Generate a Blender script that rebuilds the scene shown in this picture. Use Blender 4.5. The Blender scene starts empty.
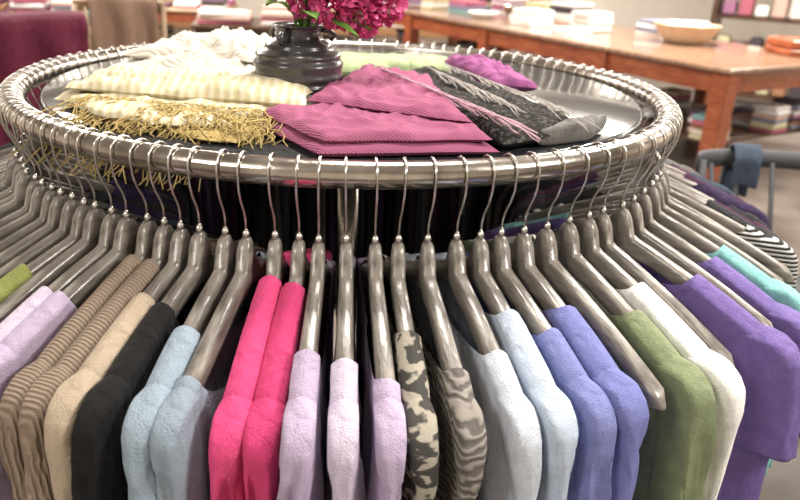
import bpy, math, random
import numpy as np
from mathutils import Vector, noise, Matrix
random.seed(7)
RZ=1.25; R=.55
scene=bpy.context.scene
col=scene.collection

# ---------------------------------------------------------------- materials
def newmat(name):
    m=bpy.data.materials.new(name); m.use_nodes=True
    nt=m.node_tree; b=nt.nodes['Principled BSDF']
    return m,nt,b
def mat(name,c,rough=.6,metal=0,c2=None,scale=20,bump=0,bscale=200,sheen=0,stretch=None,spec=.5,detail=4,lo=.35,hi=.65,coat=0):
    m,nt,b=newmat(name); N=nt.nodes; L=nt.links
    b.inputs['Roughness'].default_value=rough; b.inputs['Metallic'].default_value=metal
    b.inputs['Base Color'].default_value=(*c,1); b.inputs['Specular IOR Level'].default_value=spec
    b.inputs['Sheen Weight'].default_value=sheen; b.inputs['Coat Weight'].default_value=coat
    tc=N.new('ShaderNodeTexCoord'); mp=N.new('ShaderNodeMapping')
    L.new(tc.outputs['Object'],mp.inputs[0])
    if stretch: mp.inputs['Scale'].default_value=stretch
    if c2:
        n=N.new('ShaderNodeTexNoise'); n.inputs['Scale'].default_value=scale; n.inputs['Detail'].default_value=detail
        L.new(mp.outputs[0],n.inputs['Vector'])
        r=N.new('ShaderNodeValToRGB'); r.color_ramp.elements[0].position=lo; r.color_ramp.elements[1].position=hi
        r.color_ramp.elements[0].color=(*c,1); r.color_ramp.elements[1].color=(*c2,1)
        L.new(n.outputs['Fac'],r.inputs[0]); L.new(r.outputs[0],b.inputs['Base Color'])
    if bump:
        n=N.new('ShaderNodeTexNoise'); n.inputs['Scale'].default_value=bscale; n.inputs['Detail'].default_value=3
        L.new(mp.outputs[0],n.inputs['Vector'])
        bp=N.new('ShaderNodeBump'); bp.inputs['Strength'].default_value=bump; bp.inputs['Distance'].default_value=.003
        L.new(n.outputs['Fac'],bp.inputs['Height']); L.new(bp.outputs[0],b.inputs['Normal'])
    return m
def cloth(name,c,var=.14,**k):
    c2=tuple(min(1,x*(1+var)+.004) for x in c)
    m=mat(name,c,rough=.85,c2=c2,scale=60,bump=.6,bscale=420,sheen=.04,spec=.15,**k)
    nt=m.node_tree; N=nt.nodes; L=nt.links
    tc=[x for x in N if x.type=='TEX_COORD'][0]; fb=[x for x in N if x.type=='BUMP'][0]
    mp=N.new('ShaderNodeMapping'); mp.inputs['Scale'].default_value=(1.4,1.4,.28); L.new(tc.outputs['Object'],mp.inputs[0])
    n=N.new('ShaderNodeTexNoise'); n.inputs['Scale'].default_value=36; n.inputs['Detail'].default_value=1.5; n.inputs['Distortion'].default_value=.4
    L.new(mp.outputs[0],n.inputs['Vector'])
    bp=N.new('ShaderNodeBump'); bp.inputs['Strength'].default_value=.6; bp.inputs['Distance'].default_value=.011
    L.new(n.outputs['Fac'],bp.inputs['Height']); L.new(bp.outputs[0],fb.inputs['Normal'])
    return m
def stripes(name,c,c2,scale=40,direction='Z',dist=0,bump=.6,lo=.45,hi=.55,rot=(0,0,0)):
    m,nt,b=newmat(name); N=nt.nodes; L=nt.links
    b.inputs['Roughness'].default_value=.85; b.inputs['Specular IOR Level'].default_value=.2
    tc=N.new('ShaderNodeTexCoord'); mp=N.new('ShaderNodeMapping'); mp.inputs['Rotation'].default_value=rot
    L.new(tc.outputs['Object'],mp.inputs[0])
    w=N.new('ShaderNodeTexWave'); w.bands_direction=direction; w.inputs['Scale'].default_value=scale
    w.inputs['Distortion'].default_value=dist; w.inputs['Detail'].default_value=2
    L.new(mp.outputs[0],w.inputs['Vector'])
    r=N.new('ShaderNodeValToRGB'); r.color_ramp.elements[0].position=lo; r.color_ramp.elements[1].position=hi
    r.color_ramp.elements[0].color=(*c,1); r.color_ramp.elements[1].color=(*c2,1)
    L.new(w.outputs['Fac'],r.inputs[0]); L.new(r.outputs[0],b.inputs['Base Color'])
    bp=N.new('ShaderNodeBump'); bp.inputs['Strength'].default_value=bump; bp.inputs['Distance'].default_value=.003
    L.new(w.outputs['Fac'],bp.inputs['Height']); L.new(bp.outputs[0],b.inputs['Normal'])
    return m

M={}
M['steel']=mat('brushed_steel',(.64,.60,.55),rough=.2,metal=1,c2=(.32,.29,.26),scale=16,bump=.2,bscale=60)
M['wire']=mat('hook_wire',(.66,.64,.61),rough=.25,metal=1)
M['hanger']=mat('weathered_grey_wood',(.080,.068,.060),rough=.30,c2=(.31,.285,.255),scale=15,stretch=(1,6,4),bump=.3,bscale=40,coat=.32,lo=.30,hi=.72,detail=4)
M['glass']=mat('smoked_glass',(.03,.033,.038),rough=.12,coat=.2)
G={}
def gc(n,c,**k): G[n]=cloth(n+'_cotton',c,**k)
gc('lavender_pale',(.51,.45,.57)); gc('lavender',(.42,.345,.49)); gc('ice_blue',(.45,.52,.64)); gc('frost',(.53,.575,.66))
gc('periwinkle',(.155,.17,.40)); gc('periwinkle2',(.18,.20,.43)); gc('sage',(.19,.225,.13)); gc('white',(.84,.84,.84))
gc('purple',(.145,.10,.29)); gc('purple2',(.16,.115,.32)); gc('teal',(.22,.48,.46)); gc('pink',(.62,.065,.20)); gc('pink2',(.54,.050,.165))
gc('greyblue',(.25,.31,.38)); gc('lightblue',(.28,.35,.43)); gc('black',(.010,.010,.011)); gc('cream',(.42,.345,.265)); gc('olive',(.20,.22,.07))
gc('charcoal',(.03,.03,.034)); gc('plum',(.06,.022,.05)); gc('darkpurple',(.04,.026,.07)); gc('denim',(.045,.06,.09)); gc('grey',(.14,.135,.13))
G['tan']=stripes('tan_rib_knit',(.235,.175,.135),(.33,.265,.21),scale=75,direction='X',dist=2.0,bump=.7,lo=.1,hi=.9)
G['camo']=mat('zebra_print',(.035,.033,.03),rough=.8,c2=(.33,.30,.25),scale=48,stretch=(1,1,2.2),lo=.48,hi=.53,detail=1.5,bump=.3)
G['graytan']=stripes('taupe_print',(.12,.11,.105),(.27,.245,.225),scale=34,direction='Z',dist=9,lo=.3,hi=.7)
G['stripe']=stripes('black_white_stripe',(.02,.02,.02),(.6,.6,.6),scale=42,direction='Z')

# ---------------------------------------------------------------- mesh builder
class MB:
    def __init__(s): s.v=[];s.f=[];s.m=[];s.smooth=[];s.mats=[]
    def mi(s,m):
        if m not in s.mats: s.mats.append(m)
        return s.mats.index(m)
    def add(s,vs,fs,m,smooth=True):
        o=len(s.v); s.v+= [tuple(p) for p in vs]; k=s.mi(m)
        for f in fs: s.f.append(tuple(i+o for i in f)); s.m.append(k); s.smooth.append(smooth)
    def grid(s,rows,m,closed=False,cap=False,smooth=True):
        n=len(rows[0]); vs=[p for r in rows for p in r]; fs=[]
        for i in range(len(rows)-1):
            for j in range(n if closed else n-1):
                k=(j+1)%n; fs.append((i*n+j,i*n+k,(i+1)*n+k,(i+1)*n+j))
        if cap:
            fs.append(tuple(range(n-1,-1,-1))); fs.append(tuple((len(rows)-1)*n+j for j in range(n)))
        s.add(vs,fs,m,smooth)
    def tube(s,pts,r,m,seg=8,closed=False,cap=True):
        pts=[Vector(p) for p in pts]; n=len(pts)
        rr=r if isinstance(r,(list,tuple)) else [r]*n
        rows=[]; up=None
        for i,p in enumerate(pts):
            if closed: t=pts[(i+1)%n]-pts[i-1]
            else: t=pts[min(i+1,n-1)]-pts[max(i-1,0)]
            t.normalize()
            if up is None:
                up=Vector((0,0,1)) if abs(t.z)<.9 else Vector((1,0,0))
            a=(up-t*up.dot(t)).normalized(); b=t.cross(a); up=a
            rows.append([p+(a*math.cos(q)+b*math.sin(q))*rr[i] for q in [2*math.pi*k/seg for k in range(seg)]])
        if closed: rows.append(rows[0]); cap=False
        s.grid(rows,m,closed=True,cap=cap)
    def lathe(s,prof,m,seg=48,c=(0,0,0)):
        s.grid([[(c[0]+r*math.cos(2*math.pi*k/seg),c[1]+r*math.sin(2*math.pi*k/seg),c[2]+z) for k in range(seg)] for r,z in prof],m,closed=True,cap=True)
    def box(s,c,d,m,rz=0,bev=.004,top=1.0):
        x,y,z=[q/2 for q in d]; b=min(bev,x*.4,y*.4,z*.4)
        def ring(X,Y,Z,b):
            return [(X-b,-Y,Z),(X,-Y+b,Z),(X,Y-b,Z),(X-b,Y,Z),(-X+b,Y,Z),(-X,Y-b,Z),(-X,-Y+b,Z),(-X+b,-Y,Z)]
        rows=[ring(x-b,y-b,-z,b*.6),ring(x,y,-z+b,b),ring(x*top,y*top,z-b,b),ring(x*top-b,y*top-b,z,b*.6)]
        ca,sa=math.cos(rz),math.sin(rz)
        rows=[[(c[0]+p[0]*ca-p[1]*sa,c[1]+p[0]*sa+p[1]*ca,c[2]+p[2]) for p in r] for r in rows]
        s.grid(rows,m,closed=True,cap=True,smooth=False)
    def obj(s,name,parent=None,loc=(0,0,0),rz=0):
        me=bpy.data.meshes.new(name); me.from_pydata(s.v,[],s.f)
        for m in s.mats: me.materials.append(m)
        me.polygons.foreach_set('material_index',s.m); me.polygons.foreach_set('use_smooth',s.smooth)
        me.update()
        o=bpy.data.objects.new(name,me); col.objects.link(o); o.location=loc; o.rotation_euler=(0,0,rz)
        if parent: o.parent=parent
        return o
def empty(name,loc=(0,0,0),rz=0):
    e=bpy.data.objects.new(name,None); col.objects.link(e); e.location=loc; e.rotation_euler=(0,0,rz); e.empty_display_size=.1
    return e
def nz(x,y,z): return noise.noise(Vector((x,y,z)))

# ---------------------------------------------------------------- rack
rack=empty('round_clothing_rack',(0,0,0))
b=MB(); n=200
b.tube([(R*math.cos(2*math.pi*i/n),R*math.sin(2*math.pi*i/n),RZ) for i in range(n)],.0165,M['steel'],seg=20,closed=True)
b.obj('ring_tube',rack)
b=MB(); b.lathe([(.0,-.008),(.505,-.008),(.51,-.005),(.51,.001),(.505,.004),(.0,.004)],M['glass'],seg=96,c=(0,0,RZ)); b.obj('glass_top',rack)
b=MB()
b.tube([(0,0,.06),(0,0,RZ-.01)],.02,M['steel'],seg=16)
for k in range(4):
    a=math.pi/4+k*math.pi/2; c,s=math.cos(a),math.sin(a)
    b.tube([(0,0,RZ-.16),(c*.25,s*.25,RZ-.05),(c*.45,s*.45,RZ-.02),(c*.54,s*.54,RZ-.006)],.006,M['steel'])
    b.tube([(0,0,.09),(c*.2,s*.2,.075),(c*.45,s*.45,.035)],.015,M['steel'])
    b.lathe([(.0,-.035),(.022,-.035),(.026,-.02),(.02,0),(0,0)],G['charcoal'],seg=16,c=(c*.45,s*.45,.035))
b.obj('stand',rack)

# ---------------------------------------------------------------- hangers
HW=.222
def zarm(s): s=abs(s); return -.112-.33*s-.46*s*s
def hanger_mesh():
    b=MB(); rows=[]
    NS=48
    for i in range(NS+1):
        s=-1+2*i/NS
        s=HW*math.copysign(abs(s)**1.35,s)
        bump=.030*math.exp(-(abs(s)/.0165)**6)
        top=zarm(s)+bump; H=.026-.02*abs(s)
        bot=zarm(s)-H-.006*math.exp(-(s/.03)**2)
        e=min(1,(HW-abs(s))/.012); e=max(.25,math.sqrt(max(0,e)))
        hw=(.0082+.014*abs(s))*e
        if s<0: hw*=.64
        mid=(top+bot)/2; hh=(top-bot)/2*e
        row=[]
        for k in range(12):
            q=2*math.pi*(k+.5)/12; cx,cz=math.cos(q),math.sin(q)
            cx=math.copysign(abs(cx)**.45,cx); cz=math.copysign(abs(cz)**.45,cz)
            row.append((s,cx*hw,mid+cz*hh))
        rows.append(row)
    b.grid(rows,M['hanger'],closed=True,cap=True)
    r=.0192; pts=[]
    for k in range(15):
        a=math.radians(200-k*(215)/14)
        pts.append((r*math.cos(a),0,r*math.sin(a)))
    pts+=[(.0175,0,-.020),(.012,0,-.036),(.004,0,-.050),(0,0,-.062),(0,0,-.085)]
    b.tube(pts,.0016,M['wire'],seg=6)
    b.lathe([(.0042,-.084),(.0045,-.078),(.002,-.073)],M['wire'],seg=10)
    me=b.obj('hanger_proto'); d=me.data; bpy.data.objects.remove(me); return d
HM=hanger_mesh()

# ---------------------------------------------------------------- garments
def ridge(x,y,z): return (1-min(1,abs(nz(x,y,z))*3.2))**2
def garment_obj(name,mt,neck=.08,L=.6,T=.017,sl=.5,seed=0,W=.224,hi=True,parent=None):
    b=MB(); NA,NB=(56,48) if hi else (20,14)
    RR=R+W+.03
    for sg in (1,-1):
        rows=[]
        for i in range(NA+1):
            s=W*(2*i/NA-1); row=[]; rho=(R+s)/RR
            if abs(s)<neck:
                x=abs(s)/neck; dep=(.055 if sg>0 else .02)*min(1,neck/.07)
                zt=zarm(neck)+.004-dep*math.sqrt(1-x**2.5)
            else: zt=zarm(s)+.0075
            edge=max(0,1-(abs(s)/W)**8)**.5
            hmin=(.0098+.013*abs(s))*(.62 if s<0 else 1)+.0026
            for j in range(NB+1):
                v=(j/NB)**1.8
                z=zt+(-L-zt)*v; d=zt-z
                h=max(T*rho,hmin)
                if abs(s)>=neck: h*=min(1,math.sqrt(d/.0085))
                else: h*=.85+.15*min(1,d/.03)
                grow=min(1,d/.12); g2=min(1,max(0,d-.030)/.05)
                f=.007*rho*math.sin(s*48+seed*1.7+2.2*nz(s*6,z*4,seed))*grow*g2
                w=(.008*nz(s*24+seed,z*8,seed*3.1+sg)+.0025*nz(s*50,z*10+s*30,seed+sg*5)+.003*ridge(s*14+z*5,z*4,seed+sg))*g2
                w+=.0010*ridge(s*20+seed,z*12-s*10,seed*2+sg)*min(1,d/.012)
                row.append((s+.004*nz(z*9,seed,s*5)*grow, sg*(h*edge)+f+sg*w*edge*rho, z+.003*nz(s*9,seed,2)*(j/NB)))
            rows.append(row)
        if sg>0: rows=rows[::-1]
        b.grid(rows,mt)
    z0=zarm(W-.04)+.009
    prof=[(0,-.036),(.004,-.026),(.011,-.010),(.020,.003),(.034,.013),(.06,.020),(.10,.025),(.18,.030),(.3,.034),(.6,.036)]
    pz=[p[0] for p in prof]; ps=[p[1]+W for p in prof]
    K=54 if hi else 12; NQ=44 if hi else 12
    drift=.14*(.5+.5*math.sin(seed*7.7)); fa=.005+.004*math.sin(seed*5.1); fk=3.4+1.6*math.sin(seed*3.3)
    for side in (1,-1):
        rows=[]
        for k in range(K+1):
            v=(k/K)**1.5; z=z0-(sl+z0)*v; dz=z0-z
            so=float(np.interp(dz,pz,ps))-drift*max(0,dz-.05); si=W-.062+.02*min(1,v*3)
            if k==0: si=W-.042
            top=min(1,math.sqrt((dz+.0001)/.010)); lo=min(1,max(0,dz-.026)/.06); l2=min(1,max(0,dz-.006)/.03)
            row=[]
            for q in range(NQ):
                a=2*math.pi*q/NQ; cx0,cy0=math.cos(a),math.sin(a)
                cx=math.copysign(abs(cx0)**.55,cx0); cy=math.copysign(abs(cy0)**.55,cy0)
                s=(so+si)/2+(so-si)/2*cx
                if cx0>0:
                    s-= fa*(1+math.sin(cy*fk+seed*3+2.5*nz(z*5,seed,1)))*lo*(1-abs(cy)*.3)
                    s-= .0042*ridge(cy*.9+z*5,z*4+seed,seed*2)*lo
                s+=.006*nz(z*7,seed+side,a*.8)*lo
                rho=(R+side*s)/RR
                wid=1.0-.10*lo+.22*nz(z*8,seed*1.9,.3)*lo
                hm=max(T*1.04*rho,((.0098+.013*min(s,.23))*(.62 if side<0 else 1)+.0030)*(1 if dz<.06 else .75))
                t=hm*cy*top*wid
                t+=(.010*nz(z*7+s*12,seed*2+side,3+cy*1.2)+.0025*nz(z*18-s*30,seed,cy*2.0))*rho*lo
                t-=math.copysign(.0034,cy0)*ridge(z*9+s*22,s*8,seed+cy0)*rho*l2*min(1,abs(cy0)*3)*(1 if dz>.05 else .2)
                fo=.007*math.sin(s*48+seed*1.7)*rho*lo*.6
                row.append((side*s,t+fo,z))
            if side<0: row=row[::-1]
            rows.append(row)
        b.grid(rows,mt,closed=True,cap=True)
    return b.obj(name,parent)

spec={ # key: (name, material, neck, half thickness, half width)
 0:('lavender_shirt','lavender_pale',.135,.0160),1:('lavender_shirt','lavender',.155,.0135),2:('zebra_print_shirt','camo',.10,.0170),3:('patterned_blouse','graytan',.15,.0135),
 4:('pale_blue_shirt','frost',.135,.0160),5:('pale_blue_shirt','ice_blue',.085,.018),6:('periwinkle_shirt','periwinkle2',.12,.0175),7:('periwinkle_shirt','periwinkle',.09,.021),
 8:None,9:('sage_green_shirt','sage',.12,.022,.232),10:('white_shirt','white',.09,.021,.238),11:None,12:('purple_shirt','purple',.115,.025,.248),13:None,14:('purple_shirt','purple2',.11,.024,.252),15:('teal_shirt','teal',.115,.02,.235),
 16:None,17:None,18:None,19:('striped_shirt','stripe',.15,.018),20:('charcoal_sweater','charcoal',.09,.018),
 -1:('lavender_shirt','lavender',.125,.0165),-2:('pink_cardigan','pink2',.035,.0185),-3:('pink_cardigan','pink',.03,.0185),-4:('grey_blue_shirt','greyblue',.165,.0165),
 -5:('light_blue_shirt','lightblue',.11,.019),-6:('black_shirt','black',.085,.018),-7:('cream_knit_top','cream',.08,.018),-8:('tan_knit_cardigan','tan',.03,.018),-9:('tan_knit_cardigan','tan',.03,.017),
 -10:('lavender_shirt','lavender',.10,.018),-11:('lavender_shirt','lavender_pale',.10,.018),-12:('black_shirt','black',.16,.018),-13:('olive_shirt','olive',.085,.018),-14:('charcoal_sweater','charcoal',.15,.018),-15:None,-16:('charcoal_sweater','charcoal',.12,.018)}
hp=empty('clothes_hangers'); gp=empty('hanging_clothes')
pal=['charcoal','grey','plum','black','denim','charcoal','darkpurple','plum','black','grey','darkpurple','charcoal']
deg=math.radians
def ph(k):
    if k>=0:
        base=3.4*k
        extra={9:.9,10:1.6,11:1.9,12:2.9,13:3.3,14:4.6,15:6.0}.get(k,0 if k<9 else 6.2)
        return deg(base+extra)
    return -deg(3.05*min(6,-k)+2.75*max(0,-k-6))
angs=[(k,ph(k)) for k in range(-16,21)]
a0=ph(20); a1=2*math.pi+ph(-16); nn=round((a1-a0)/deg(3.25))
angs+=[(100+q,a0+(a1-a0)*q/nn) for q in range(1,nn)]
for k,phi in angs:
    phi+=random.uniform(-.006,.006)
    ang=-math.pi/2+phi
    jit=random.uniform(-.03,.03); tilt=random.uniform(-.035,.035); lean=random.uniform(-.025,.025)
    Mx=Matrix.Translation((R*math.cos(ang),R*math.sin(ang),RZ))@Matrix.Rotation(ang+jit,4,'Z')@Matrix.Rotation(tilt,4,'Y')@Matrix.Rotation(lean,4,'X')
    h=bpy.data.objects.new('hanger',HM); col.objects.link(h); h.matrix_world=Mx; h.parent=hp
    sd=(k%117)*1.37+3
    if k in spec:
        sp=spec[k]
        if sp is None: continue
        g=garment_obj(sp[0],G[sp[1]],sp[2],T=sp[3],L=random.uniform(.58,.66),sl=random.choice([.36,.5,.55]),seed=sd,W=sp[4] if len(sp)>4 else .224)
    else:
        g=garment_obj('garment',G[random.choice(pal)],random.uniform(.08,.15),L=random.uniform(.55,.66),seed=sd,hi=False,parent=gp)
    g.matrix_world=Mx

# ---------------------------------------------------------------- folded scarves on the glass top
def slab(b,quad,z0,th,m,amp=.004,freq=14,seed=0,n=48,edge=6,rag=.006):
    q=[Vector((*p,0)) for p in quad]
    def P(u,v): return (q[0]*(1-u)+q[1]*u)*(1-v)+(q[3]*(1-u)+q[2]*u)*v
    for side in (1,-1):
        rows=[]
        for i in range(n+1):
            row=[]
            for j in range(n+1):
                u,v=i/n,j/n; p=P(u,v)
                eu=max(0,1-abs(2*u-1)**edge); ev=max(0,1-abs(2*v-1)**edge); e=math.sqrt(eu*ev)
                x=p.x+rag*nz(p.x*freq,p.y*freq,seed+9); y=p.y+rag*nz(p.x*freq,p.y*freq,seed+19)
                rd=1-abs(nz(x*freq*1.3+2*nz(x*5,y*5,seed),y*freq*1.3,seed+2))*2.6
                w=nz(x*freq,y*freq,seed)*.6+abs(nz(x*freq*2.2,y*freq*2.2,seed+4))*.5+max(0,rd)**2*.5
                z=z0+th/2+ (side*th/2*e) + (amp*w*e if side>0 else 0)
                row.append((x,y,RZ+z))
            rows.append(row)
        if side>0: rows=rows[::-1]
        b.grid([r[::-1] for r in rows] ,m)
def fringe(b,A,B,dx,dy,n,z,m,r=.0011,L=.07,drop=0,jit=.3,wob=.004):
    for k in range(n):
        t=(k+random.uniform(-.3,.3))/n
        x=A[0]+(B[0]-A[0])*t; y=A[1]+(B[1]-A[1])*t
        a=random.uniform(-jit,jit); ux=dx*math.cos(a)-dy*math.sin(a); uy=dx*math.sin(a)+dy*math.cos(a)
        l=L*random.uniform(.75,1.1); pts=[]
        for s in range(8):
            f=s/7
            pts.append((x+ux*l*f+wob*nz(k*3.1,f*3,1),y+uy*l*f+wob*nz(k*3.1,f*3,7),RZ+z-drop*f**1.5+.003*nz(k,f*4,2)))
        b.tube(pts,r,m,seg=5)
mauve=stripes('mauve_crinkle',(.26,.070,.140),(.30,.090,.17),scale=110,direction='DIAGONAL',dist=2.0,lo=.1,hi=.9,bump=.35)
mauveF=cloth('mauve_thread',(.50,.33,.40))
black=mat('black_lace_knit',(.008,.007,.007),rough=.9,c2=(.075,.066,.062),scale=150,bump=1,bscale=160,lo=.5,hi=.66,spec=.2)
greyth=cloth('grey_thread',(.40,.37,.35))
creamM=stripes('cream_plaid',(.54,.48,.31),(.64,.59,.45),scale=22,direction='X',dist=1.2,lo=.3,hi=.8,bump=.3)
whiteM=stripes('ivory_weave',(.54,.50,.44),(.66,.63,.57),scale=60,direction='Y',dist=3,lo=.1,hi=.7,bump=.3)
ochre=cloth('ochre_thread',(.40,.30,.12)); green=cloth('pale_green_cotton',(.34,.42,.23)); mag=cloth('magenta_wool',(.24,.07,.19))

b=MB()
slab(b,[(-.125,-.37),(-.035,-.51),(.185,-.48),(.10,-.20)],.005,.015,mauve,seed=1,edge=12)
slab(b,[(-.12,-.36),(-.03,-.50),(.18,-.47),(.10,-.19)],.018,.014,mauve,seed=2,edge=12,amp=.010,freq=16)
slab(b,[(-.06,-.32),(.155,-.43),(.12,-.07),(.02,-.06)],.031,.012,mauve,seed=3,edge=12,amp=.012,freq=16)
fringe(b,(.03,-.06),(.18,-.46),.75,-.66,60,.052,mauveF,L=.075,drop=.018,r=.0008,jit=.2)
b.obj('mauve_scarf')
b=MB()
slab(b,[(.06,-.05),(.19,-.475),(.315,-.375),(.15,.09)],.005,.03,black,seed=5,edge=8,amp=.009)
slab(b,[(.30,-.36),(.24,-.43),(.33,-.385),(.37,-.31)],.005,.026,G['grey'],seed=6,edge=8,amp=.006)
fringe(b,(.17,.06),(.30,-.33),.15,-.98,45,.040,greyth,L=.13,drop=.006,jit=.15,r=.0007)
fringe(b,(.13,.0),(.22,-.30),.2,-.98,35,.043,greyth,L=.12,drop=.004,jit=.15,r=.0007)
b.obj('black_fringed_shawl')
b=MB()
slab(b,[(.17,.10),(.24,-.12),(.31,-.14),(.25,.13)],.018,.03,mag,seed=8,amp=.014,edge=5,freq=18); b.obj('magenta_scarf')
b=MB()
slab(b,[(-.08,.02),(.20,.04),(.22,.16),(-.08,.17)],.005,.035,green,seed=9,amp=.010,edge=5); b.obj('green_scarf')
b=MB()
slab(b,[(-.43,-.26),(-.10,-.39),(-.05,-.24),(-.41,-.12)],.005,.02,creamM,seed=11,amp=.012,edge=6,rag=.02)
slab(b,[(-.40,-.27),(-.06,-.33),(-.06,-.20),(-.40,-.12)],.024,.018,creamM,seed=12,amp=.018,edge=6,rag=.02,freq=16)
slab(b,[(-.30,-.39),(-.13,-.46),(-.10,-.36),(-.34,-.30)],.005,.010,ochre,seed=15,amp=.010,edge=5,rag=.02)
slab(b,[(-.38,-.31),(-.25,-.42),(-.16,-.40),(-.26,-.27)],.012,.012,creamM,seed=16,amp=.012,edge=5,rag=.02)
for (A,B,dx,dy,n,L,drop) in [((-.36,-.30),(-.08,-.37),-.25,-.95,110,.09,.025),((-.34,-.31),(-.16,-.39),-.45,-.9,50,.12,.07),((-.28,-.36),(-.10,-.42),.1,-1,50,.065,.02)]:
    fringe(b,A,B,dx,dy,n,.03,ochre,L=L,drop=drop,jit=.6,wob=.025,r=.0009)
b.obj('cream_fringed_scarf')
b=MB()
slab(b,[(-.42,-.08),(-.12,-.12),(-.06,.20),(-.30,.28)],.005,.035,whiteM,seed=21,amp=.034,edge=4,freq=14,rag=.03,n=64)
slab(b,[(-.38,-.02),(-.17,-.06),(-.12,.12),(-.27,.20)],.035,.025,whiteM,seed=22,amp=.034,edge=4,freq=17,rag=.03,n=64)
b.obj('ivory_scarf')

# ---------------------------------------------------------------- vase + flowers
ceramic=mat('dark_ceramic',(.022,.022,.024),rough=.25,c2=(.06,.058,.06),scale=12,coat=.4)
vx,vy,vz=-.080,-.180,RZ+.025
b=MB(); prof=[(0,0),(.046,0),(.055,.004)]
for i in range(61):
    t=i/60; z=.006+t*.078
    r=.058+.010*math.sin(math.pi*min(1,t*1.1+.05))-.024*max(0,(t-.6)/.4)**1.3
    r+=.0018*math.sin(t*math.pi*10)+.0008*math.sin(t*40); prof.append((r,z))
prof+=[(.036,.086),(.034,.090),(.037,.096),(.039,.098),(.036,.099),(.030,.092),(.030,.08),(0,.075)]
b.lathe(prof,ceramic,seg=48)
for a in (.4,2.4,4.3):
    c,s=math.cos(a),math.sin(a)
    b.tube([(c*.052,s*.052,.074),(c*.060,s*.060,.082),(c*.05,s*.05,.089),(c*.035,s*.035,.091)],.0045,ceramic,seg=8)
vase=b.obj('ceramic_vase',loc=(vx,vy,vz))
petal=mat('magenta_petal',(.46,.02,.13),rough=.6,c2=(.72,.12,.33),scale=30); leaf=mat('green_leaf',(.06,.18,.02),rough=.5,c2=(.16,.32,.06),scale=20)
b=MB()
heads=[((.052,-.015,.128),.032),((.095,.0,.120),.034),((.130,.02,.130),.030),((.012,.0,.143),.032),((.085,.0,.163),.038),((.04,.03,.175),.038),((-.03,.0,.17),.032),((.125,.03,.175),.036)]
for (hx,hy,hz),hr in heads:
    b.tube([(0,0,.08),(hx*.4,hy*.4,.08+(hz-.08)*.7),(hx,hy,hz)],.0022,leaf,seg=6)
    for k in range(170):
        zz=1-2*(k+.5)/170; a=k*2.39996; rr=math.sqrt(1-zz*zz)
        d=Vector((rr*math.cos(a),rr*math.sin(a),zz)); c=Vector((hx,hy,hz))+d*hr*random.uniform(.7,1)
        t=d.orthogonal().normalized(); t.rotate(Matrix.Rotation(random.uniform(0,6.28),3,d)); u=d.cross(t)
        L=hr*.42*random.uniform(.8,1.2); wd=L*.5
        p=[c-d*L*.5, c+u*wd*.7+d*L*.15, c+u*wd*.8+t*L*.3+d*L*.55, c+t*L*.5+d*L*.45, c-u*wd*.8+t*L*.3+d*L*.55, c-u*wd*.7+d*L*.15]
        b.add(p,[(0,1,3),(1,2,3),(0,3,5),(3,4,5)],petal)
for (dx,dy,dz,tx,ty,tz) in [(0,0,.10,-.045,-.03,.125),(0,0,.10,.09,-.06,.088),(0,0,.10,.11,-.03,.095),(0,0,.10,-.05,.05,.15),(0,0,.10,.03,-.06,.11)]:
    A=Vector((dx,dy,dz)); B=Vector((tx,ty,tz)); d=(B-A); side=d.cross(Vector((0,0,1))).normalized(); rows=[]
    for i in range(9):
        t=i/8; w=.014*math.sin(math.pi*max(0,(t-.25)/.75))**.8 if .25<t<1 else .001
        c=A+d*t+Vector((0,0,.015*math.sin(math.pi*t)))
        rows.append([c-side*w+Vector((0,0,.004)),c,c+side*w+Vector((0,0,.004))])
    b.grid(rows,leaf)
b.obj('carnation_bouquet',parent=vase)

# ---------------------------------------------------------------- room
floorM=mat('slate_tile_floor',(.09,.075,.065),rough=.35,c2=(.17,.145,.13),scale=3)
wallM=mat('cream_plaster',(.72,.67,.60),rough=.9,c2=(.68,.63,.56),scale=6)
ceilM=mat('ceiling_white',(.80,.80,.78),rough=.9)
trimM=mat('oak_trim',(.35,.18,.08),rough=.5,c2=(.42,.23,.11),scale=8,stretch=(1,1,8))
def roombox(name,c,d,m):
    b=MB(); b.box((0,0,0),d,m,bev=.001); return b.obj(name,loc=c)
X0,X1,Y0,Y1,H=-5.5,7.5,-4,12,3.2
roombox('floor',((X0+X1)/2,(Y0+Y1)/2,-.05),(X1-X0+.4,Y1-Y0+.4,.1),floorM)
roombox('ceiling',((X0+X1)/2,(Y0+Y1)/2,H+.05),(X1-X0+.4,Y1-Y0+.4,.1),ceilM)
roombox('wall_back',((X0+X1)/2,Y1+.05,H/2),(X1-X0,.1,H),wallM)
roombox('wall_front',((X0+X1)/2,Y0-.05,H/2),(X1-X0,.1,H),wallM)
roombox('wall_left',(X0-.05,(Y0+Y1)/2,H/2),(.1,Y1-Y0,H),wallM)
roombox('wall_right',(X1+.05,(Y0+Y1)/2,H/2),(.1,Y1-Y0,H),wallM)
roombox('baseboard_back',((X0+X1)/2,Y1-.015,.07),(X1-X0,.03,.14),trimM)
roombox('baseboard_left',(X0+.015,(Y0+Y1)/2,.07),(.03,Y1-Y0-.1,.14),trimM)
roombox('baseboard_right',(X1-.015,(Y0+Y1)/2,.07),(.03,Y1-Y0-.1,.14),trimM)

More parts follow.
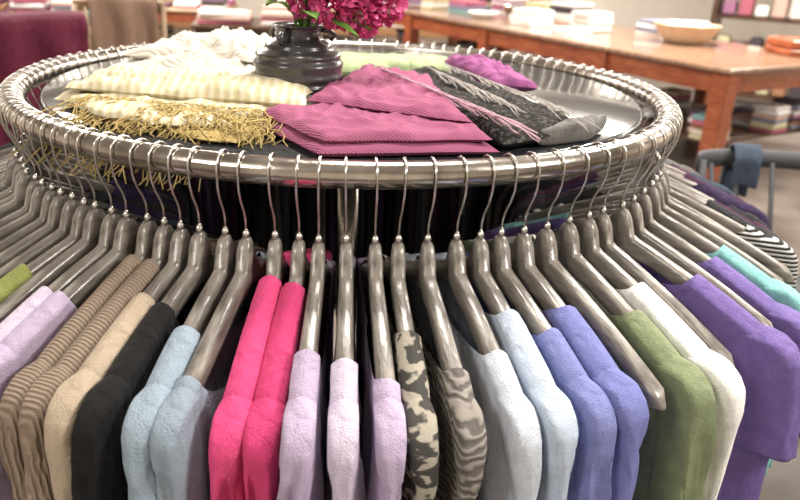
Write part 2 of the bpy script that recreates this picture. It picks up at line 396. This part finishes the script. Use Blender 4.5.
# ---------------------------------------------------------------- big display table (right)
wood=mat('reddish_wood',(.22,.048,.018),rough=.35,c2=(.38,.105,.04),scale=7,stretch=(6,1,6),coat=.3)
woodtop=mat('tabletop_wood',(.25,.145,.095),rough=.22,c2=(.38,.24,.165),scale=6,stretch=(1,5,1),coat=.5)
dark=mat('dark_walnut',(.05,.025,.015),rough=.4,c2=(.10,.05,.03),scale=8)
white=mat('white_paper',(.80,.79,.77),rough=.7); wick=stripes('wicker',(.40,.27,.16),(.65,.52,.38),scale=30,direction='Z',dist=1)
ta=math.atan2(.47,.88)
tab=empty('display_table',(2.52,3.60,0),ta)
TW,TL=1.5,5.2
b=MB(); b.box((TW/2,TL/2,.785),(TW,TL,.035),woodtop,bev=.008); b.obj('tabletop',tab)
b=MB()
b.box((.07,TL/2,.695),(.03,TL-.2,.145),wood); b.box((TW-.07,TL/2,.695),(.03,TL-.2,.145),wood)
b.box((TW/2,.07,.695),(TW-.2,.03,.145),wood); b.box((TW/2,TL-.07,.695),(TW-.2,.03,.145),wood)
b.obj('apron',tab)
b=MB()
for y in (.08,1.2,2.75,4.1,TL-.08):
    for x in (.09,TW-.09): b.box((x,y,.384),(.13,.13,.765),wood,bev=.01,top=1.0)
b.obj('legs',tab)
b=MB(); b.box((TW/2,TL/2,.25),(TW-.25,TL-.3,.03),dark); b.obj('lower_shelf',tab)
tabM=Matrix.Translation((2.52,3.60,0))@Matrix.Rotation(ta,4,'Z')
def ontab(x,y,z): return tuple(tabM@Vector((x,y,z)))
def bowl(r,h,m):
    b=MB(); b.lathe([(0,0),(r*.55,0),(r*.62,.01),(r*.85,h*.5),(r,h),(r*1.03,h+.006),(r*.98,h+.008),(r*.8,h*.5),(r*.5,.02),(0,.018)],m,seg=40)
    return b
b=bowl(.27,.15,wick)
for k in range(16): 
    a=random.uniform(0,6.28); rr=random.uniform(0,.13)
    b.box((rr*math.cos(a),rr*math.sin(a),.10+random.uniform(0,.05)),(.14,.09,.07),white,rz=a,bev=.02)
b.obj('wicker_basket',loc=ontab(.95,1.15,.803))
b=bowl(.16,.05,white); b.obj('white_plate',loc=ontab(.45,3.3,.803))
b=bowl(.14,.10,M['steel']); b.obj('metal_bowl',loc=ontab(.95,3.4,.803))
pastel=[cloth('pastel_%d'%i,c) for i,c in enumerate([(.65,.6,.56),(.40,.12,.17),(.2,.35,.36),(.55,.38,.33),(.2,.2,.27),(.50,.46,.3),(.7,.7,.72),(.33,.15,.25),(.06,.05,.06),(.3,.16,.09)])]
def stackb(b,c,n,w,d,cols,th=.03,rz=0):
    z=c[2]
    for k in range(n):
        t=th*random.uniform(.7,1.3); b.box((c[0]+random.uniform(-.01,.01),c[1]+random.uniform(-.01,.01),z+t/2),(w*random.uniform(.92,1),d*random.uniform(.92,1),t*.96),random.choice(cols),rz=rz+random.uniform(-.08,.08),bev=t*.35); z+=t
def stack(name,loc,n,w,d,cols,rz=0,th=.03,parent=None):
    b=MB(); stackb(b,(0,0,0),n,w,d,cols,th)
    return b.obj(name,parent,loc=loc,rz=rz)
stack('paper_stack',ontab(.35,1.9,.803),5,.30,.22,[white],.3,.012)
stack('storage_box',ontab(.75,2.05,.803),3,.30,.26,[white,pastel[0]],.4,.06)
b=MB()
for (x,y,n,c) in [(.5,2.6,5,[white,pastel[0],pastel[6]]),(1.1,2.7,7,[white,pastel[8],pastel[3]]),(.5,4.3,5,[white,pastel[5],pastel[3]]),(1.2,4.3,9,pastel),(.6,3.8,4,pastel),(1.2,3.8,6,pastel+[white]),(1.25,1.7,4,[white,pastel[4]]),(1.2,3.2,5,pastel)]:
    stackb(b,(x,y,.803),n,.32,.3,c,.03,.1)
b.obj('folded_towels',tab)
stack('wooden_crate',ontab(1.32,.40,.803),2,.30,.34,[wood],.1,.06)
b=MB()
for (x,y) in [(.35,.35),(.62,.5),(.95,.4),(1.2,.6),(.35,.9),(.75,1.0),(.4,1.6),(.9,1.9),(.4,2.3),(.9,3.1),(.4,3.5),(1.0,4.3),(.2,.2),(.9,.2),(1.2,.25)]:
    stackb(b,(x,y,.266),random.randint(2,7),.22,.2,pastel+[white,pastel[8]],.035,.1)
b.obj('folded_linens',tab)

def table(name,loc,rz,w,d,h,m,top):
    e=empty(name,loc,rz)
    b=MB(); b.box((0,0,h-.015),(w,d,.03),top,bev=.008); b.obj('top',e)
    b=MB()
    b.box((0,-d/2+.06,h-.08),(w-.1,.025,.1),m); b.box((0,d/2-.06,h-.08),(w-.1,.025,.1),m)
    b.box((-w/2+.06,0,h-.08),(.025,d-.1,.1),m); b.box((w/2-.06,0,h-.08),(.025,d-.1,.1),m)
    for sx in (-1,1):
        for sy in (-1,1): b.box((sx*(w/2-.06),sy*(d/2-.06),(h-.03)/2),(.06,.06,h-.03),m)
    b.obj('frame',e); return e
def goods_table(name,loc,rz,w,d,h,m,top,cols,nx,mx=8,shelf=True):
    e=table(name,loc,rz,w,d,h,m,top)
    b=MB()
    for i in range(nx):
        for r in (-.25,.22):
            stackb(b,(-w/2+w*(i+.5)/nx,r*d,h+.001),random.randint(2,mx),w/nx*.82,d*.36,cols,.03)
    if shelf:
        b.box((0,0,.22),(w-.2,d-.2,.03),m)
        for i in range(nx): stackb(b,(-w/2+.2+(w-.4)*(i+.5)/nx,0,.236),random.randint(2,9),w/nx*.7,d*.6,cols,.035)
    b.obj('folded_sweaters',e)
def chair(name,loc,rz,m,sh=.45,bh=.9,w=.48,slats=4,rail=1.0):
    b=MB()
    b.box((0,0,sh),(w,w*.95,.035),m,bev=.012)
    for sx in (-1,1):
        b.tube([(sx*w*.44,-w*.4,0),(sx*w*.42,-w*.38,sh-.01)],[.014,.019],m,seg=10)
        b.tube([(sx*w*.46,w*.46,0),(sx*w*.42,w*.40,sh),(sx*w*.45,w*.46,(sh+bh)/2),(sx*w*.47,w*.52,bh)],[.015,.019,.018,.015],m,seg=10)
    z=sh*.45; b.tube([(-w*.43,-w*.38,z),(w*.43,-w*.38,z)],.01,m); b.tube([(-w*.43,w*.42,z),(w*.43,w*.42,z)],.01,m)
    rows=[]
    pts=[(w*.49*math.sin(t),w*.52+w*.22*math.cos(t),bh) for t in np.linspace(-math.pi/2,math.pi/2,25)]
    for p in pts:
        row=[]
        for q in range(14):
            a=2*math.pi*q/14
            row.append((p[0],p[1]+.012*rail*math.cos(a),bh-.012+.032*math.sin(a)))
        rows.append(row)
    b.grid(rows,m,closed=True,cap=True)
    for k in range(slats):
        t=-math.pi/2+math.pi*(k+1)/(slats+1)
        b.tube([(w*.36*math.sin(t),w*.42,sh),(w*.46*math.sin(t),w*.50+w*.2*math.cos(t),bh-.02)],.009,m)
    return b.obj(name,loc=loc,rz=rz)
def drape(name,loc,rz,w,front,back,m,top,gap=.04,seed=0,parent=None):
    b=MB(); rows=[]
    for i in range(31):
        x=-w/2+w*i/30; row=[]
        for j in range(37):
            d=j/36*(front+back)
            if d<front: y=-gap; z=top-(front-d)
            else: y=gap; z=top-(d-front)
            e=abs(d-front); k=min(1,e/.05); y=y*math.sin(k*math.pi/2)
            a=min(1,e/.15)
            y+=.028*a*math.sin(x*34+seed+2*nz(x*4,z*3,seed)); 
            if y*math.copysign(1,d-front)<.004 and e>.05: y=math.copysign(.004,d-front)+y*.2
            z+=.02*nz(x*5,seed,1)
            row.append((x*(1-.1*(1-z/top)) ,y,z))
        rows.append(row)
    b.grid(rows,m)
    o=b.obj(name,loc=loc,rz=rz); mod=o.modifiers.new('thick','SOLIDIFY'); mod.thickness=.006; return o
greych=mat('grey_painted_wood',(.05,.052,.058),rough=.6,spec=.3)
chair('curved_back_chair',(1.46,.66,0),-.25,greych,bh=.84,w=.72,slats=6,rail=2.4)
drape('denim_throw',(1.40,1.155,0),-.20,.09,.14,.2,G['denim'],.885,gap=.05,seed=2)
tanw=mat('tan_wood',(.33,.22,.14),rough=.5,c2=(.42,.30,.2),scale=8)
maroon=cloth('maroon_wool',(.10,.014,.034)); 
chair('high_back_chair',(-1.25,2.9,0),.2,tanw,bh=1.1,w=.5)
drape('beige_throw',(-1.28,3.17,0),.2,.36,.45,.4,cloth('beige_wool',(.27,.18,.135)),1.17,gap=.05,seed=4)
chair('wooden_armchair',(-1.70,1.9,0),.5,dark,bh=1.04,w=.6)
drape('maroon_shawl',(-1.57,2.02,0),.5,.85,.6,.5,maroon,1.15,gap=.10,seed=1)
cols=pastel+[white,dark]
goods_table('low_display_table',(-2.5,4.4,0),.2,1.8,.9,.84,dark,tanw,cols,7,12)
goods_table('side_table',(-.75,4.9,0),.1,.95,.7,.86,dark,dark,[pastel[1],white,pastel[3],pastel[8]],2,4)
goods_table('display_table',(.3,8.0,0),0,2.4,1.0,.75,dark,woodtop,cols,8,8)
goods_table('low_display_table',(-2.6,7.4,0),0,2.6,1.0,.75,wood,tanw,cols,9,9)
goods_table('display_table',(2.3,9.6,0),.1,1.4,.9,.75,dark,woodtop,cols,5,9)
sh=empty('shelving_unit',(5.0,6.4,0),-.6); b=MB()
for z in (.1,.5,.9,1.3): b.box((0,0,z),(2.4,.4,.03),dark)
for x in (-1.2,0,1.2): b.box((x,0,.7),(.05,.42,1.4),dark)
b.obj('frame',sh)
b=MB()
for z in (.115,.515,.915):
    for i in range(14):
        hgt=random.uniform(.1,.28); x=-1.08+.166*i
        if abs(x)<.06: continue
        b.box((x,0,z+hgt/2+.002),(.13,.25,hgt),random.choice(cols),bev=.02)
b.obj('boxed_goods',sh)

# ---------------------------------------------------------------- lights
def area(name,loc,size,power,color=(1,.94,.85),target=None):
    l=bpy.data.lights.new(name,'AREA'); l.energy=power; l.size=size; l.color=color
    o=bpy.data.objects.new(name,l); col.objects.link(o); o.location=loc
    if target:
        o.rotation_euler=(Vector(target)-Vector(loc)).to_track_quat('-Z','Y').to_euler()
    return o
area('front_fill_left',(.3,.3,3.1),.8,50)
area('front_fill_left',(-1.8,-2.4,3.0),.9,44,target=(0,-.4,.9))  # added camera-side fill that lifts the front shadows, not a shop fixture
area('front_fill_left',(2.6,-1.6,3.0),.8,84,target=(.2,-.4,.9))  # second fill added beside the camera to brighten the rack from the right
area('front_fill_left',(2.0,1.2,3.1),.5,75,target=(.6,0,1))  # key added at upper right and behind, to give the rack shading
for x,y in ((-2.5,3.8),(2.5,4.5),(-2,7),(2.5,9),(5.5,4)):
    area('front_fill_left',(x,y,3.1),1.4,190,color=(1,.92,.82))
w=bpy.data.worlds.new('World'); scene.world=w; w.use_nodes=True
w.node_tree.nodes['Background'].inputs[0].default_value=(1,.98,.96,1); w.node_tree.nodes['Background'].inputs[1].default_value=.5

# ---------------------------------------------------------------- camera
D,h,f,p,yw,r=1.375,.2462,755.8,.3872,.0754,.0468
F=Vector((math.sin(yw)*math.cos(p),math.cos(yw)*math.cos(p),-math.sin(p)))
Rt=Vector((math.cos(yw),-math.sin(yw),0)); U=Rt.cross(F)
c,s=math.cos(r),math.sin(r); R2=Rt*c+U*s; U2=-Rt*s+U*c
cd=bpy.data.cameras.new('camera'); cam=bpy.data.objects.new('camera',cd); col.objects.link(cam)
mw=Matrix((R2,U2,-F)).transposed().to_4x4(); mw.translation=Vector((0,-D,RZ+h)); cam.matrix_world=mw
cd.sensor_width=36; cd.lens=36*f/800; cd.clip_start=.02
cd.dof.use_dof=True; cd.dof.focus_distance=.90; cd.dof.aperture_fstop=5.6
scene.camera=cam
scene.view_settings.view_transform='Standard'
scene.view_settings.exposure=.40
